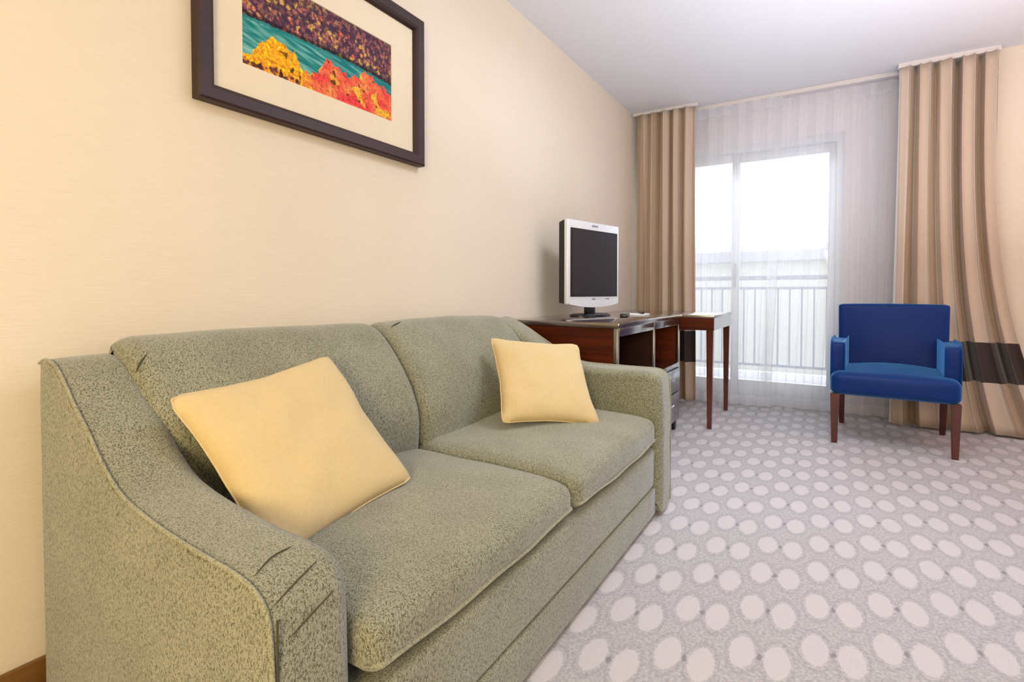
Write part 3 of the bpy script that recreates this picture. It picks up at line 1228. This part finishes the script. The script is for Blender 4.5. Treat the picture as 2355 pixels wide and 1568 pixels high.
bmesh.ops.recalc_face_normals(b, faces=b.faces[:])
link('speaker_strip', b, MAT['silver'], tv, smooth=30)
for yb_ in (-0.03, 0.115):
    b = nb()
    box(b, 0.0115, 0.0145, yb_, yb_ + 0.035, 0.100, 0.108, 0.001, 1)
    link('button', b, MAT['silverdark'], tv, smooth=0)
b = nb()
box(b, 0.0115, 0.0135, -0.030, 0.030, 0.532, 0.543, 0.0005, 1)
link('logo_plate', b, MAT['silverdark'], tv, smooth=0)
b = nb()
box(b, -0.045, -0.005, -0.035, 0.035, 0.012, 0.075, 0.008)
link('stand_neck', b, MAT['black'], tv, smooth=40)
b = nb()
ring0, ring1, ring2 = [], [], []
for i in range(36):
    a = 2 * math.pi * i / 36
    for Rg, s, z in ((ring0, 1.0, 0.0), (ring1, 1.0, 0.009), (ring2, 0.86, 0.016)):
        Rg.append(b.verts.new((-0.02 + 0.095 * s * math.cos(a), 0.16 * s * math.sin(a), z)))
for A, B in ((ring0, ring1), (ring1, ring2)):
    for i in range(36):
        b.faces.new((A[i], A[(i + 1) % 36], B[(i + 1) % 36], B[i]))
b.faces.new(ring0[::-1])
b.faces.new(ring2)
link('stand_base', b, MAT['black'], tv, smooth=40)

# small things right of the television
rc = thing('remote_control', 'black remote control lying beside the television stand', 'remote control', (0.445, 2.93, 0.762), 0.25)
b = nb()
box(b, -0.022, 0.022, -0.085, 0.085, 0.0, 0.020, 0.006, 3)
link('casing', b, MAT['black'], rc, smooth=40)
for i in range(5):
    for j in range(3):
        b = nb()
        box(b, -0.014 + j * 0.011, -0.007 + j * 0.011, -0.06 + i * 0.022, -0.052 + i * 0.022, 0.0195, 0.0225, 0.0006, 1)
        link('button', b, MAT['silverdark'], rc, smooth=0)
b = nb()
box(b, -0.07, 0.07, -0.10, 0.10, 0.0, 0.008, 0.001, 1)
o = link('notepad', b, MAT['paper'], smooth=0)
o.location = (0.42, 3.20, 0.762)
o.rotation_euler = (0, 0, 0.1)
tag(o, 'white paper pad lying on the cabinet top right of the television', 'notepad')
b = nb()
tube(b, [(0, -0.07, 0), (0, 0.055, 0), (0, 0.068, 0)], lambda t: 0.007 if t < 0.8 else 0.003, 10)
o = link('marker_pen', b, MAT['black'])
o.location = (0.45, 3.22, 0.777)
o.rotation_euler = (0, 0, 0.5)
tag(o, 'black pen lying on the white paper pad', 'pen')

# ------------------------------------------------------------------ blue armchair
ch = thing('armchair', 'royal blue upholstered armchair with short arms and reddish wooden legs', 'chair', (1.80, 3.925, 0), math.radians(-3.9))


def chair_seat():
    bm = soft_box(nb(), -0.302, 0.302, -0.315, 0.25, 0.295, 0.425, 0.038, crown=0.044, side=0.006, n=24)
    return bm


link('seat', chair_seat(), MAT['blue'], ch, smooth=80)
# back: tilted slab, wider at the top
bm = soft_box(nb(), -0.292, 0.292, -0.035, 0.040, 0.0, 0.415, 0.018, n=20)
for v in bm.verts:
    z = v.co.z
    if v.co.y < 0:
        v.co.y -= 0.018 * (1 - (v.co.x / 0.29) ** 2) * math.sin(math.pi * max(0, min(1, z / 0.415)))
    v.co.z += 0.004 * (1 - (v.co.x / 0.29) ** 2) * (z / 0.415)
    v.co.x *= 0.985 + 0.03 * z / 0.415
    v.co.y += 0.235 + 0.065 * z / 0.415
    v.co.z += 0.412
link('backrest', bm, MAT['blue'], ch, smooth=80)
bm = nb()
box(bm, -0.288, 0.288, 0.205, 0.262, 0.30, 0.43, 0.010)
link('back_rail', bm, MAT['blue'], ch, smooth=40)
for s in (-1, 1):
    prof_pts = [(-0.222, 0.36), (-0.226, 0.50), (-0.222, 0.578), (-0.205, 0.600), (-0.17, 0.607), (0.05, 0.607), (0.19, 0.602), (0.225, 0.590), (0.232, 0.54), (0.232, 0.42), (0.21, 0.36)]
    cl = [(p.x, p.z) for p in resample(catmull([Vector((a, 0, c)) for a, c in prof_pts], 6), 60)]
    bm = extrude_profile(nb(), cl, -0.039, 0.039, 0.016, 0.016, ny=4, seg=5, bulge=0.002)
    # swap so the profile runs along the chair's depth
    for v in bm.verts:
        px, py, pz = v.co
        v.co = Vector((py + s * 0.268, px, pz))
    bmesh.ops.recalc_face_normals(bm, faces=bm.faces[:])
    link('arm', bm, MAT['blue'], ch, smooth=60)
for sx in (-1, 1):
    link('leg', taper_leg(sx * 0.278, -0.285, 0.300, 0.030, 0.046), MAT['leg'], ch)
    b = taper_leg(sx * 0.270, 0.235, 0.32, 0.030, 0.042)
    for v in b.verts:
        v.co.y += 0.07 * max(0, (0.32 - v.co.z) / 0.32)
    lg = link('leg', b, MAT['leg'], ch)
